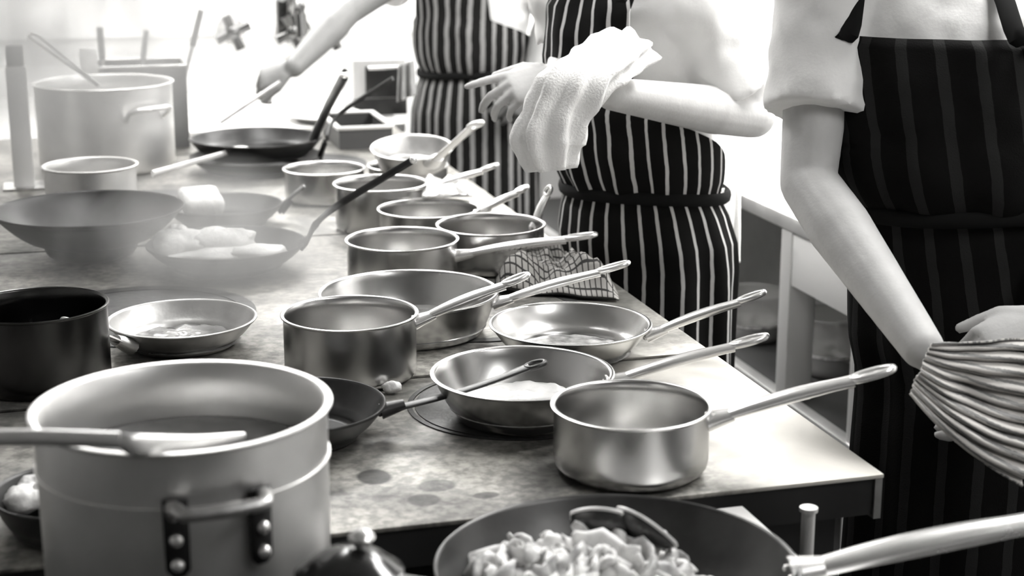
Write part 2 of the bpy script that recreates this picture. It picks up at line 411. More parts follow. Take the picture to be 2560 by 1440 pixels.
# tilted pan resting on a saucepan
S11b, R11 = pan('saucepan', 'steel saucepan underneath the tilted pan', 'saucepan', (1020, 412), 205, .07)
c = Z(1031, 394, .995); dep = (c-CP).dot(fw); R = 208/F*dep/2
t = thing('tilted_saute_pan', 'steel saute pan tipped towards the camera with a broad pierced handle sticking up', 'frying pan', (c.x, c.y, .975), rot=None)
t.rotation_euler = Matrix.Rotation(math.radians(9), 3, rt).to_euler()
MB().lathe(pan_profile(R-.004, (R-.004)*.85, .05), 80).build('body', STEELW, t, 50)
t.location.z = .972
e = Z(1196, 306, 1.12)-t.location; e = Matrix.Rotation(math.radians(-9), 3, rt) @ e
dr = Vector((e.x, e.y, 0)).normalized(); handle_to(t, dr*(R-.003)+Vector((0, 0, .04)), e, .0, STEELT, .016)

# contents of the steel pans
def disc_fill(name, t, R, z, m, label, cat, amp=.002, seed=0, group=None):
    def fn(u, v):
        a = 2*math.pi*u; r = R*v; x, y = r*math.cos(a), r*math.sin(a)
        return Vector((x, y, z + amp*(nz((x, y, 0), 40, seed)+.6*nz((x, y, 0), 95, seed+3))*(1 if v < .97 else 0)))
    o = grid(fn, 48, 14, name, m); o.location = t.location
    return tag(o, label, cat, group)
disc_fill('cream_sauce', S2, R2*.80, .02, SAUCE, 'pale bubbling sauce inside the saute pan on the dark ring', 'sauce', .006, 1)
disc_fill('brown_juices', S3, R3*.745, .0075, mat('pan_juices', .35, .15, .2, vary=.7, vscale=40), 'thin brown juices in the shiny frying pan', 'sauce', .003, 2)
disc_fill('clear_oil', S5, R5*.86, .014, mat('oil', .5, .1, .6, vary=.2, vscale=20), 'shallow clear oil in the wide saute pan', 'oil', .001, 3)

# black iron pans
B4, R4 = pan('frying_pan', 'black iron frying pan full of white frying fish, long dark handle rising to the right', 'frying pan', (566, 606), 396, .05, IRONIN, IRON, taper=.72, lip=.002, flare=.7)
hp = smooth_path(at_obj(B4, [Z(752, 612, .945), Z(768, 600, .96), Z(790, 560, 1.0), Z(850, 510, 1.03), Z(1033, 400, 1.12)]), 30)
MB().tube(hp, [.013-.006*min(1, i/8) for i in range(31)], 10, .45).build('handle', IRON, B4)
MB().ball(hp[-1], .0075, 8).build('handle_ring', STEELH, B4)
B3, R3b = pan('frying_pan', 'thin black iron frying pan with a square of toasted bread, seen through steam', 'frying pan', (560, 510), 292, .045, IRONIN, IRON, hend=(760, 466), hz=.03, style=.004, taper=.75, lip=.002, flare=.7, wid=.012)
BF, RF = pan('frying_pan', 'empty black iron frying pan tucked behind the large aluminium pot', 'frying pan', (745, 1010), 440, .048, IRONIN, IRON, hend=(1362, 905), hz=.035, style=-.006, taper=.72, lip=.002, flare=.7, wid=.0105)
BK1, _ = pan('frying_pan', 'upper black iron frying pan with a thick handle rising over the far worktop', 'frying pan', (640, 343), 330, .049, IRONIN, IRON, taper=.8, lip=.002, flare=.7, z0=TOP+.036)
hp = smooth_path(at_obj(BK1, [Z(782, 352, .98), Z(800, 310, 1.03), Z(826, 255, 1.1), Z(862, 188, 1.2)]), 24)
MB().tube(hp, .016, 10, .55).build('handle', IRON, BK1)
MB().ball(hp[-1], .012, 8, (1, 1, .6)).build('handle_ring', STEELH, BK1)
BK2, _ = pan('frying_pan', 'lower black iron frying pan with a thin bent handle, beside the steel pots', 'frying pan', (640, 388), 330, .04, IRONIN, IRON, taper=.78, lip=.002, flare=.7)
hp = smooth_path(at_obj(BK2, [Z(800, 392, .935), Z(815, 350, .99), Z(835, 300, 1.03), Z(880, 262, 1.07), Z(982, 196, 1.16)]), 28)
MB().tube(hp, [.012-.006*min(1, i/14) for i in range(29)], 8, .6).build('handle', IRON, BK2)
WK, RW = pan('wok', 'large dark iron wok steaming in front of the stockpot', 'wok', (222, 520), 468, .1, mat('soot_black_iron', .012, .4, .1, vary=.4, vscale=14), IRON, taper=.5, lip=.002, flare=.62, curve=.03)
P6, _ = pan('saucepan', 'pale aluminium saucepan veiled by steam between wok and stockpot', 'saucepan', (225, 412), 236, .12, ALU, ALU, lip=.005)
P8, R8 = pan('saucepan', 'dark tinned saucepan at the picture edge with a bright streak inside', 'saucepan', (88, 762), 360, .12, mat('dark_tinned_steel', .07, .25, 1., vary=.3, vscale=10, aniso=.4), STEELW, lip=.003)
P9, R9 = pan('frying_pan', 'shallow steel frying pan with shiny juices beside the dark saucepan', 'frying pan', (455, 795), 372, .045, STEELW, STEELW, hend=(165, 800), hz=.05, style=.0, taper=.75, flare=.7, wid=.013)
disc_fill('frying_juices', P9, R9*.78, .01, mat('glossy_juice', .3, .08, .3, vary=.5, vscale=30), 'glossy juices in the shallow frying pan beside the dark saucepan', 'sauce', .004, 7)
LP, RL = pan('frying_pan', 'black iron pan of frying pieces peeking out left of the large aluminium pot', 'frying pan', (185, 1222), 400, .05, IRONIN, IRON, taper=.8, lip=.002, flare=.7)
FP, RFP = pan('frying_pan', 'very large iron frying pan heaped with fried pieces, steel handle leaving the frame', 'frying pan', (1542, 1408), 916, .066, mat('big_pan_iron', .055, .36, .7, vary=.35, vscale=12), STEELH, hend=(2760, 1275), hz=.055, taper=.78, lip=.0025, flare=.75, z0=.888, wid=.016, hstart=-.012)

# large aluminium pot in front
pc = D(455, 1010, 1.55); PR = 748/F*1.55/2; pz = .86; ph = pc.z-pz
t = thing('cooking_pot', 'large pale aluminium cooking pot with a riveted side handle', 'pot', (pc.x, pc.y, pz))
prof = pan_profile(PR-.005, PR-.007, ph, th=.005, lip=.005, curve=.02)
MB().lathe(prof, 96).build('body', ALU, t, 50)
MB().lathe([(PR-.0052, ph-.056), (PR-.0034, ph-.0555), (PR-.0034, ph-.0525), (PR-.0052, ph-.052)], 96).build('seam_band', ALU, t, 60)
# broth inside
def pt_on_pot(ax, z, r): return Vector((r*math.cos(ax), r*math.sin(ax), z))
cama = math.atan2(-pc.y, -pc.x)
zt = ph-.046
hh = MB()
a0, a1 = cama-.085, cama+.47
ang = [a0+(a1-a0)*i/16 for i in range(17)]
path = [pt_on_pot(ang[0], zt-.012, PR-.001)] + [pt_on_pot(a, zt, PR+.028*min(1, math.sin((i+.6)/17.2*math.pi)*2.2)) for i, a in enumerate(ang)] + [pt_on_pot(ang[-1], zt-.012, PR-.001)]
ho = hh.tube(path, .0062, 12, 1.2).build('handle', STEELW, t)
for a in (a0+.01, a1-.01):
    er, et = Vector((math.cos(a), math.sin(a), 0)), Vector((-math.sin(a), math.cos(a), 0))
    pl = MB().tube([er*(PR+.0005)+Vector((0, 0, zt+.004)), er*(PR+.0005)+Vector((0, 0, zt-.035)), er*(PR+.0005)+Vector((0, 0, zt-.064)), er*(PR+.0005)+Vector((0, 0, zt-.07))], [.0115, .0115, .011, .006], 14, .32, et).build('handle_plate', IRON, t, 50)
    for zz in (zt-.033, zt-.057):
        MB().ball(er*(PR+.005)+Vector((0, 0, zz)), .0062, 8).build('rivet', STEELH, pl)
bo = MB().lathe([(.0005, 0), (PR-.0125, 0)], 72).build('pot_broth', BROTH, smooth=0)
bo.location = (pc.x, pc.y, pz+ph-.058); tag(bo, 'dark broth standing in the large aluminium pot', 'broth')
# long spoon across the pot rim
zr = pc.z+.009
sp = thing('serving_spoon', 'long steel spoon lying across the rim of the large aluminium pot', 'spoon', D(300, 1108, 1.4))
a = D(-140, 1098, 1.385); b_ = D(300, 1100, 1.40); c_ = D(345, 1112, 1.405); e_ = D(610, 1090, 1.50)
MB().tube(at_obj(sp, smooth_path([a, (a+b_)/2+Vector((0, 0, .002)), b_], 12)), .0078, 12, .75).build('handle', STEELT, sp)
MB().tube(at_obj(sp, smooth_path([b_, c_, (c_+e_)/2-Vector((0, 0, .004)), e_], 20)), [.0075+.003*math.sin(min(1, i/20)*math.pi)-.004*(i/20)**3 for i in range(21)], 14, .6).build('bowl', STEELT, sp)

# dark lidded pan at the lower edge
dc = D(872, 1400, 1.42)
t = thing('lidded_pot', 'small black lidded pot with a bright steel knob in front of the range edge', 'pot', (dc.x, dc.y, .86))
hz_ = dc.z-.86
MB().lathe(pan_profile(.046, .044, hz_-.012, lip=.002), 48).build('body', IRON, t, 50)
MB().lathe([(.0005, hz_+.012), (.018, hz_+.009), (.034, hz_+.001), (.045, hz_-.009), (.049, hz_-.011), (.049, hz_-.0135), (.0005, hz_-.013)], 48).build('lid', mat('black_gloss', .015, .15), t, 50)
kb = MB().lathe([(.0005, hz_+.03), (.008, hz_+.028), (.012, hz_+.022), (.009, hz_+.016), (.005, hz_+.01), (.0005, hz_+.01)], 32).build('lid_knob', STEELH, t, 60)
kb.location = rt*.012
MB().tube([Vector((0, 0, hz_-.02))+rt*.046, Vector((0, 0, hz_-.02))+rt*.07-fh*.004, Vector((0, 0, hz_-.024))+rt*.1-fh*.008], [.006, .004, .003], 8).build('handle', STEELW, t)

# ------------------------------------------------------------------ food
random.seed(4)
def slice_mesh(seed, curl):
    rnd = random.Random(seed); mb = MB(); L = rnd.uniform(.018, .034); R_ = rnd.uniform(.014, .03)
    pts = []; n = 8
    for i in range(n+1):
        a = (i/n-.5)*curl; pts.append((R_*math.sin(a)*L/.026, R_*(1-math.cos(a)), .002*math.sin(i*1.7+seed)))
    mb.tube(pts, [.014*max(.3, math.sin((i+.5)/(n+1)*math.pi))*rnd.uniform(.75, 1.2) for i in range(n+1)], 8, .36, (0, .3, 1))
    me = mesh(mb.v, mb.f); me.shade_smooth(); return me
slices = [slice_mesh(i, 1.2+.25*i) for i in range(7)]
for i, me in enumerate(slices): me.materials.append((FOODW, FOODM)[i % 3 == 2])
def heap_height(x, y, R, zb, peak, cx=0, cy=0):
    d = math.hypot(x-cx, y-cy)/R; return zb+peak*max(0, 1-d*d)
fz = FP.location.z
def add_slice(p, sc_, rnd, grp, lab, i):
    o = bpy.data.objects.new('fried_piece', slices[i % len(slices)]); COL.objects.link(o)
    o.location = p; o.rotation_euler = (rnd.uniform(-.8, .8), rnd.uniform(-.6, .6), rnd.uniform(0, 6.28)); o.scale = (sc_,)*3
    tag(o, lab, 'food', grp)
rnd = random.Random(11)
mnd = disc_fill('fried_mince', FP, RFP*.76, .0, FOODM, 'soft fried mass under the loose pieces in the very large pan', 'food', .004, 9)
for v in mnd.data.vertices:
    x, y = v.co.x, v.co.y
    v.co.z = .006+heap_height(x, y, RFP*.7, 0, .05, -.03, .03)+.006*nz((x, y, 0), 60, 5)
for i in range(120):
    r = RFP*.66*math.sqrt(rnd.random()); a = rnd.uniform(0, 6.283); x, y = r*math.cos(a)-.02, r*math.sin(a)+.02
    z = .016+heap_height(x, y, RFP*.7, -.004, .05, -.03, .03)+rnd.uniform(-.002, .006)
    add_slice(FP.location+Vector((x, y, z)), rnd.uniform(.8, 1.5), rnd, 'fried pieces in the very large pan', 'pale curled fried piece heaped in the very large frying pan', i)
def shell(p, rot, sc_, lab):
    t = thing('mussel_shell', lab, 'shell', p, 'dark shells in the very large pan'); t.rotation_euler = rot; t.scale = (sc_,)*3
    def fn(off):
        def f(u, v):
            a = math.pi*u; l = (1-.25*v*0)
            x = (v-.5)*.07; wv = .022*math.sin(math.pi*min(1, v*.93+.05))**.7
            return Vector((x, math.cos(a)*wv, math.sin(a)*wv*.75+off))
        return f
    grid(fn(0), 14, 16, 'outer_shell', SHELL, t, thick=.002)
    grid(fn(-.0022), 14, 16, 'lining', mat('shell_inside', .12, .3, vary=.5, vscale=50), t, thick=.0008)
    rim_ = [fn(0)(u_, v_/16) for u_, rng in ((0, range(17)), (1, range(16, -1, -1))) for v_ in rng]
    MB().tube(rim_, .0022, 8, closed=True).build('pale_rim', SHELLIN, t)
def fpp(px, py, z): return Z(px, py, fz+z)
shell(fpp(1530, 1310, .07), (2.2, .1, -.5), 1.25, 'dark curved shell on top of the fried heap, the larger of two')
shell(fpp(1618, 1318, .075), (2.3, .3, -.9), 1.05, 'dark shell standing on edge beside the larger shell in the fried heap')
# fish pieces in the black pan
def lump(name, p, size, m, lab, cat, seed, group=None, rz=0):
    mb = MB().ball((0, 0, 0), 1., 14)
    for v in mb.v:
        k = 1+.28*nz(v, 1.6, seed)+.12*nz(v, 4, seed+5)
        v.x *= size[0]*k; v.y *= size[1]*k; v.z = v.z*size[2]*k
    o = mb.build(name, m, smooth=180); o.location = p; o.rotation_euler.z = rz
    return tag(o, lab, cat, group)
lump('fish_piece', Z(445, 612, .935), (.058, .05, .028), FOODW, 'round white fish piece at the left of the black pan', 'fish', 1)
lump('fish_piece', Z(550, 605, .935), (.072, .05, .03), FOODW, 'tall ragged white fish piece in the middle of the black pan', 'fish', 2)
lump('fish_piece', Z(640, 632, .925), (.06, .035, .016), FOODW, 'flat white fish piece at the right side of the black pan', 'fish', 3)
lump('fish_piece', Z(540, 640, .922), (.1, .035, .014), FOODW, 'long white fish piece along the near rim of the black pan', 'fish', 4)
lump('fish_piece', Z(442, 578, .94), (.02, .02, .016), FOODW, 'tiny white fish flake at the back of the black pan', 'fish', 6)
def bread():
    mb = MB().box((-.045, -.04, -.02), (.045, .04, .02), .014)
    o = mb.build('toast_slice', FOODW, smooth=180); o.location = Z(502, 502, .965); o.rotation_euler = (.35, 0, .2)
    tag(o, 'square of pale bread frying upright in the thin black pan', 'bread')
bread()
for i, (px, py, s_) in enumerate(((78, 1222, .022), (100, 1198, .016), (62, 1248, .022), (130, 1236, .024))):
    lump('fried_meat', Z(px, py, .93), (s_*1.3, s_, s_*.7), (FOODW, FOODM)[i == 0], ('browned meat piece with pale neighbours in the pan left of the large pot', 'small pale piece highest in the pan left of the large pot', 'big pale piece nearest the frame edge in the pan left of the large pot', 'pale piece touching the large pot in the pan left of it')[i], 'food', i+20)
lump('garlic_clove', Z(978, 968, .91), (.014, .008, .009), FOODW, 'small white garlic clove on the range below the deep middle saucepan', 'garlic', 30)

# ------------------------------------------------------------------ cloths on the range
def crumple(name, quad, hgt, m, lab, seed, z0=TOP, n=40, cat='cloth', freq=9, lay=1.0):
    A, B, C_, E_ = [Vector(q) for q in quad]
    def fn(u, v):
        p = A*(1-u)*(1-v)+B*u*(1-v)+C_*u*v+E_*(1-u)*v
        e = 1+.12*nz((u*3, v*3, 0), 1, seed); cen = (A+B+C_+E_)/4; p = cen+(p-cen)*e
        k = .5+.6*nz((u, v, 0), freq*.4, seed)+.22*nz((u, v, 1), freq, seed+2)
        ed = min(1, 6*min(u, 1-u, v, 1-v)+.12)
        z = z0+.003+hgt*k*ed
        return Vector((p.x, p.y, max(z, z0+.003)))
    o = grid(fn, n, n, name, m, thick=.002)
    return tag(o, lab, cat)
crumple('kitchen_cloth', [Z(1240, 735, TOP), Z(1555, 760, TOP), Z(1425, 655, TOP), Z(1245, 655, TOP)], .085, CHECK, 'crumpled checked cloth lying on the range edge under a pan handle', 4, cat='cloth')
crumple('foil_scrap', [Z(1055, 492, .99), Z(1180, 492, .99), Z(1165, 455, .99), Z(1060, 455, .99)], .03, STEELH, 'crumpled scrap of foil wrapped at a saucepan grip', 8, z0=.985, n=16, cat='foil')

# ------------------------------------------------------------------ far left cookware
sc_ = D(258, 205, 4.15); SR = 346/F*4.15/2
t = thing('stockpot', 'tall aluminium stockpot with loop handle behind the steaming wok', 'pot', (sc_.x, sc_.y, TOP))
MB().lathe(pan_profile(SR-.005, SR-.006, sc_.z-TOP, th=.004, lip=.005, curve=.02), 80).build('body', ALU, t, 50)
ca = math.atan2(-sc_.y, -sc_.x)
for ax in (ca+.62, ca+.62+math.pi):
    zz = sc_.z-TOP-.055
    hp = [pt_on_pot(ax-.33, zz-.025, SR-.004), pt_on_pot(ax-.31, zz-.004, SR+.02), pt_on_pot(ax-.2, zz+.004, SR+.034), pt_on_pot(ax, zz+.005, SR+.038), pt_on_pot(ax+.2, zz+.004, SR+.034), pt_on_pot(ax+.31, zz-.004, SR+.02), pt_on_pot(ax+.33, zz-.025, SR-.004)]
    MB().tube(smooth_path(hp, 24), .0065, 10).build('handle', STEELH, t)
# dark bin behind the stockpot
bl = YP(240, 165, 4.62); br = YP(466, 165, 4.55)
t = thing('utensil_bin', 'dark steel bin behind the stockpot holding ladles and spatulas', 'container', (br.x-.13, 4.66, TOP))
zt = br.z-TOP
mb = MB()
for lo, hi in (((-.13, -.1, 0), (.13, -.096, zt)), ((-.13, .096, 0), (.13, .1, zt)), ((-.13, -.096, 0), (-.126, .096, zt)), ((.126, -.096, 0), (.13, .096, zt)), ((-.126, -.096, 0), (.126, .096, .004))): mb.box(lo, hi)
mb.build('walls', mat('dark_steel', .11, .5, .6), t, 0)
MB().tube([(-.13, -.1, zt), (.13, -.1, zt), (.13, .1, zt), (-.13, .1, zt)], .004, 8, closed=True).build('rolled_rim', STEELW, t)
bx = br.x-.13
def utensil(name, lab, top, basept, r=.006, blade=None):
    a = Vector(basept); b_ = Vector(top); t = thing(name, lab, 'utensil', a)
    MB().tube([Vector((0, 0, 0)), (b_-a)*.5, b_-a], [r*.8, r, r], 10, .6).build('shaft', STEELW, t)
    MB().tube([(b_-a)*.72, b_-a], [r*1.5, r*1.5], 10, .7).build('grip', mat('grey_grip', .1, .5), t)
    if blade:
        c = Vector(blade)-a; ax = (b_-a).normalized(); s_ = rt
        MB().box((-.024, -.002, -.035), (.024, .002, .035), .001).build('blade', mat('bright_blade', .85, .3, .4), t).location = c
    return t
utensil('ladle', 'ladle handle with pale square blade standing in the dark bin', YP(249, 68, 4.68), (bx-.09, 4.66, TOP+.01), blade=YP(222, 152, 4.55))
utensil('ladle', 'short thin ladle handle in the middle of the dark bin', YP(366, 75, 4.68), (bx-.02, 4.66, TOP+.01), .005)
utensil('ladle', 'longest ladle handle leaning at the end of the dark bin', YP(503, 25, 4.70), (bx+.08, 4.66, TOP+.01), .006)
t = thing('tongs', 'thin wire tongs leaning on the stockpot rim', 'tongs', D(245, 212, 4.05))
for k, (px, py) in enumerate(((72, 92), (96, 90))):
    MB().tube(at_obj(t, [D(245+k*4, 214, 4.0), D(px, py, 4.02)]), .0035, 8).build('arm', STEELW, t)
MB().tube(at_obj(t, [D(72, 92, 4.02), D(82, 84, 4.02), D(96, 90, 4.02)]), .0035, 8).build('spring_bow', STEELW, t)
# upright steel post at the picture edge
q = Z(62, 468, TOP); zt = YP(62, 112, q.y).z
t = thing('upright_post', 'square steel upright standing at the picture edge beside the stockpot', 'post', (q.x, q.y, TOP))
MB().box((-.024, -.024, 0), (.024, .024, zt-TOP-.05), .002).build('tube', mat('pale_post', .7, .5, .2), t, 30)
MB().box((-.02, -.02, zt-TOP-.05), (.02, .02, zt-TOP), .003).build('dark_cap', GREYP, t, 30)
MB().box((-.05, -.05, 0), (.05, .05, .006), .001).build('base_plate', STEELW, t, 30)
# tall flat sheet pan leaning behind wok is not visible; pan with light handle is the thin black pan

# ------------------------------------------------------------------ far worktop, sink taps, boxes
t = thing('sink_worktop', 'long pale steel worktop along the far wall beyond the ranges', 'worktop', (0, 4.86, 0))
MB().box((XL+.02, 0, .872), (1.02, YF-4.86-.005, .9), .003).build('top', STEELT, t, 30)
MB().box((XL+.02, YF-4.86-.03, .9), (1.02, YF-4.86-.006, 1.0), .002).build('upstand', WHITE, t, 30)
MB().box((XL+.05, .04, .08), (1.0, YF-4.86-.04, .872)).build('cabinet', GREYP, t, 0)
def tap(px, lab, big):
    p = YP(px, 75, YF-.045); t = thing('wall_tap', lab, 'tap', p, 'wall taps over the far worktop'); t.scale = (1.7,)*3
    MB().tube([(0, .02, 0), (0, 0, 0)], [.035, .03], 20).build('flange', STEELH, t)
    MB().tube([(0, .005, 0), (0, -.05, 0)], .018, 16).build('valve_body', STEELH, t)
    hd = MB()
    for k in range(4):
        a = k*math.pi/2+.4; hd.tube([(0, -.06, 0), (.038*math.cos(a), -.062, .038*math.sin(a))], [.009, .011], 10)
    hd.ball((0, -.06, 0), .016, 8); hd.build('cross_handle', mat('dark_chrome', .1, .2, 1.), t)
    if big:
        MB().tube(smooth_path([(0, -.04, 0), (0, -.06, .05), (.0, -.1, .085), (0, -.17, .07), (0, -.2, .0)], 20), .012, 12).build('spout', mat('dark_chrome', .1, .2, 1.), t)
        MB().box((-.03, -.05, -.02), (.03, -.01, .07), .008).build('mixer_block', mat('dark_chrome', .1, .2, 1.), t)
tap(575, 'chrome wall tap with cross handle nearest the ladles', False)
tap(722, 'dark chrome mixer tap with curved spout in the middle of the far wall', True)
tap(815, 'chrome wall tap beside the reaching arm', False)
p = Z(812, 300, .9)
t = thing('platter', 'oval white platter on the far worktop', 'plate', (p.x, p.y, .9))
pl = MB().lathe([(.0005, .004), (.07, .004), (.1, .016), (.115, .02), (.116, .024), (.1, .02), (.07, .008), (.0005, .008)], 48).build('dish', WHITE, t)
pl.scale = (1., 1.3, 1)
p = Z(945, 290, .9)
t = thing('toaster_oven', 'dark boxy counter oven standing beside the far cook', 'oven', (p.x, p.y+.06, .9))
hgt = YP(945, 150, p.y).z-.9
MB().box((-.075, -.04, 0), (.1, .16, hgt), .006).build('casing', mat('oven_side', .45, .5), t, 30)
MB().box((-.035, -.048, hgt*.32), (.095, -.04, hgt*.88), .003).build('door', DARK, t, 30)
MB().box((-.075, -.046, 0), (.1, -.038, hgt*.3), .003).build('lower_panel', IRON, t, 30)
MB().tube([(-.03, -.065, hgt*.86), (.09, -.065, hgt*.86)], .006, 10).build('handle', STEELH, t)
# open steel tray standing at the far end of the ranges
a = Z(846, 372, TOP); b_ = Z(986, 372, TOP); hb_ = YP(915, 316, a.y).z-TOP; wb = (b_.x-a.x)/2
t = thing('steel_tray', 'dark fronted deep steel tray at the far end of the ranges beside the far cook', 'tray', ((a.x+b_.x)/2, (a.y+b_.y)/2, TOP))
mb = MB()
for lo, hi in (((-wb, 0, 0), (wb, .004, hb_)), ((-wb, .3, 0), (wb, .304, hb_)), ((-wb, .004, 0), (-wb+.004, .3, hb_)), ((wb-.004, .004, 0), (wb, .3, hb_)), ((-wb+.004, .004, 0), (wb-.004, .3, .004))): mb.box(lo, hi)
mb.build('walls', mat('tray_front', .05, .5), t, 0)
MB().tube([(-wb, 0, hb_), (wb, 0, hb_), (wb, .304, hb_), (-wb, .304, hb_)], .006, 8, 1.6, closed=True).build('rolled_rim', STEELT, t)
# long spoons in the black pans
def long_spoon(lab, a, b_, r, bowl):
    a, b_ = Vector(a), Vector(b_); t = thing('steel_spoon', lab, 'spoon', a)
    MB().tube([(b_-a)*(i/8) for i in range(9)], [r*1.1]+[r]*7+[r*.8], 10, .5).build('handle', STEELT if bowl else STEELW, t)
    if not bowl: MB().ball((0, 0, 0), r*4, 10, (1, 1.2, .35)).build('bowl', STEELH, t)
    else: MB().ball(b_-a, r*3.2, 10, (1.3, 1, .35)).build('bowl', STEELH, t)
long_spoon('bright spoon handle leaning over the rim of the stacked black pans', Z(381, 434, .985), Z(600, 373, .965), .007, True)
long_spoon('thin spoon held down into the black pan by the far cook', Z(538, 314, .99), D(700, 205, 4.40), .006, False)

# ------------------------------------------------------------------ prep table on the right of the aisle
TX = 1.575
t = thing('prep_table', 'white topped prep table with bottom shelf across the aisle', 'table', (TX, 2.35, 0))
TL = 3.42; TW = .75
MB().box((0, 0, .855), (TW, TL, .9), .004).build('table_top', WHITE, t, 30)
MB().box((-.006, 0, .862), (.0, TL, .893), .001).build('edge_strip', STEELT, t, 30)
yl = 3.245-2.35
LEGM = mat('leg_steel', .5, .35, .3)
for x in (0., TW-.07):
    for y in (.03, .535, yl, TL-.09):
        MB().box((x, y, 0), (x+.068, y+.055, .855), .004).build('leg', LEGM, t, 30)
MB().box((.004, .03, .73), (.024, yl, .852), .003).build('drawer_front', mat('drawer_steel', .7, .4, .3), t, 30)
MB().box((.03, 0, .43), (TW, TL, .45), .003).build('shelf', mat('dark_shelf', .06, .5, .3, vary=.3), t, 30)
MB().box((-.004, 0, .425), (.03, TL, .457), .003).build('shelf_edge', STEELT, t, 30)
MB().box((.29, yl+.1, .45), (.31, TL, .855)).build('inner_panel', GREYP, t, 0)
MB().box((TW-.02, 0, .1), (TW, TL, .855)).build('back_panel', DARK, t, 0)
def tub(px, py, zb, R_, h_, lab, X=1.8):
    p = XP(px, py, X); p.z = .452
    t = thing('plastic_tub', lab, 'tub', p, 'plastic tubs on the prep table shelf')
    MB().lathe(pan_profile(R_, R_*.85, h_, th=.002, lip=.006, curve=.02), 48).build('body', PLAST, t, 50)
    MB().lathe([(R_*.2, h_*.35), (R_*.9, h_*.35), (R_*.9, h_*.4), (R_*.2, h_*.42)], 40).build('contents', FOODM, t, 50)
tub(1880, 880, 0, .085, .13, 'clear round tub on the shelf beside the striped apron', 1.72)
tub(2075, 900, 0, .085, .15, 'clear round tub on the shelf between the table legs', 1.78)
tub(2170, 890, 0, .08, .12, 'low clear tub on the shelf half hidden by the reaching arm', 1.86)
# things on the table
def paper(px, py, w_, l_, lab):
    p = Z(px, py, .9)
    o = MB().box((-w_/2, -l_/2, .0), (w_/2, l_/2, .012), .003).build('cutting_board', WHITE, smooth=30)
    o.location = (p.x, p.y, .9); tag(o, lab, 'board')
paper(2150, 500, .25, .36, 'white cutting board on the prep table behind the nearest cook')
p = Z(2150, 520, .94)
t = thing('paper_roll', 'white roll hanging under the prep table edge', 'paper roll', (TX-.03, XP(2152, 585, TX-.03).y, XP(2152, 585, TX-.03).z))
MB().tube([(0, -.03, 0), (0, .03, 0)], .022, 20).build('roll', WHITE, t)
MB().tube([(0, -.04, 0), (0, .04, 0)], .006, 10).build('spindle', STEELW, t)

# ------------------------------------------------------------------ people
def remesh(mb, voxel, name, m, parent, smooth_it=4, disp=None):
    me = mesh(mb.v, mb.f)
    bm = bmesh.new(); bm.from_mesh(me); bmesh.ops.recalc_face_normals(bm, faces=bm.faces); bm.to_mesh(me); bm.free()
    o = bpy.data.objects.new('tmp', me); COL.objects.link(o)
    r = o.modifiers.new('r', 'REMESH'); r.mode = 'VOXEL'; r.voxel_size = voxel
    s = o.modifiers.new('s', 'SMOOTH'); s.iterations = smooth_it; s.factor = .5
    bpy.context.view_layer.update()
    dg = bpy.context.evaluated_depsgraph_get()
    new = bpy.data.meshes.new_from_object(o.evaluated_get(dg)); bpy.data.objects.remove(o)
    if disp:
        new.calc_normals_split() if hasattr(new, 'calc_normals_split') else None
        nn = [v.normal.copy() for v in new.vertices]
        for v, n_ in zip(new.vertices, nn): v.co += n_*disp(v.co)
    new.materials.clear()
    return link(name, new, m, parent, 180)
def limb(mb, pts, rads, seg=16):
    p = smooth_path(pts, 6*(len(pts)-1)); n = len(p)-1; rr = []
    for i in range(n+1):
        t = i/n*(len(rads)-1); k = min(int(t), len(rads)-2); u = t-k; rr.append(rads[k]*(1-u)+rads[k+1]*u)
    mb.tube(p, rr, seg)
def limb_straight(mb, pts, rads, seg=16):
    for a, b_, ra, rb in zip(pts, pts[1:], rads, rads[1:]):
        a, b_ = Vector(a), Vector(b_)
        mb.tube([a+(b_-a)*k/4 for k in range(5)], [ra+(rb-ra)*k/4 for k in range(5)], seg); mb.ball(b_, rb, 10)
def hand(mb, wrist, d, n, sidev, curl=.35, spread=.06, thumb=.6, k=1., curls=None):
    """d: towards the fingers, n: out of the back of the hand, sidev: towards the thumb"""
    d = d.normalized(); n = (n-d*n.dot(d)).normalized(); s = sidev-d*sidev.dot(d)-n*sidev.dot(n); s.normalize()
    secs = []
    for u, a, b_ in ((-.01, .027, .021), (.02, .031, .018), (.05, .041, .016), (.08, .043, .014), (.093, .038, .011)):
        secs.append((wrist+d*(u*k), s*a*k, n*b_*k))
    mb.loft(secs, 16)
    roots = (.031, .0105, -.0105, -.030); lens = (.073, .081, .075, .058); rad = (.0088, .0092, .0088, .0078)
    for i in range(4):
        p = wrist+d*((.078 if i < 3 else .07)*k)+s*(roots[i]*k); dirv = (d+s*(spread*(1.5-i))).normalized(); c = curls[i] if curls else curl
        pts = [p]; ang = 0.
        for j, fr in enumerate((.18, .42, .28, .2)):
            ang += (c*(.3, 1., 1.1, .8)[j])
            v = dirv*math.cos(ang)-n*math.sin(ang); pts.append(pts[-1]+v*(lens[i]*fr*1.15*k))
        limb_straight(mb, pts, [rad[i]*k*1.08, rad[i]*k*1.05, rad[i]*k, rad[i]*k*.92, rad[i]*k*.75], 10)
    p = wrist+d*(.022*k)+s*(.022*k)
    v1 = (d*.75+s*thumb-n*.25).normalized(); v2 = (d*.95+s*thumb*.4-n*.3).normalized()
    limb_straight(mb, [p, p+v1*.04*k, p+v1*.04*k+v2*.032*k, p+v1*.04*k+v2*.058*k], [.015*k, .0125*k, .0105*k, .008*k], 10)
TORSO = [(.84, .165, .115, 0), (.95, .175, .125, 0), (1.06, .158, .112, .005), (1.18, .162, .115, .008), (1.30, .18, .122, .008), (1.40, .178, .105, 0), (1.46, .12, .08, -.005), (1.51, .065, .062, -.005)]
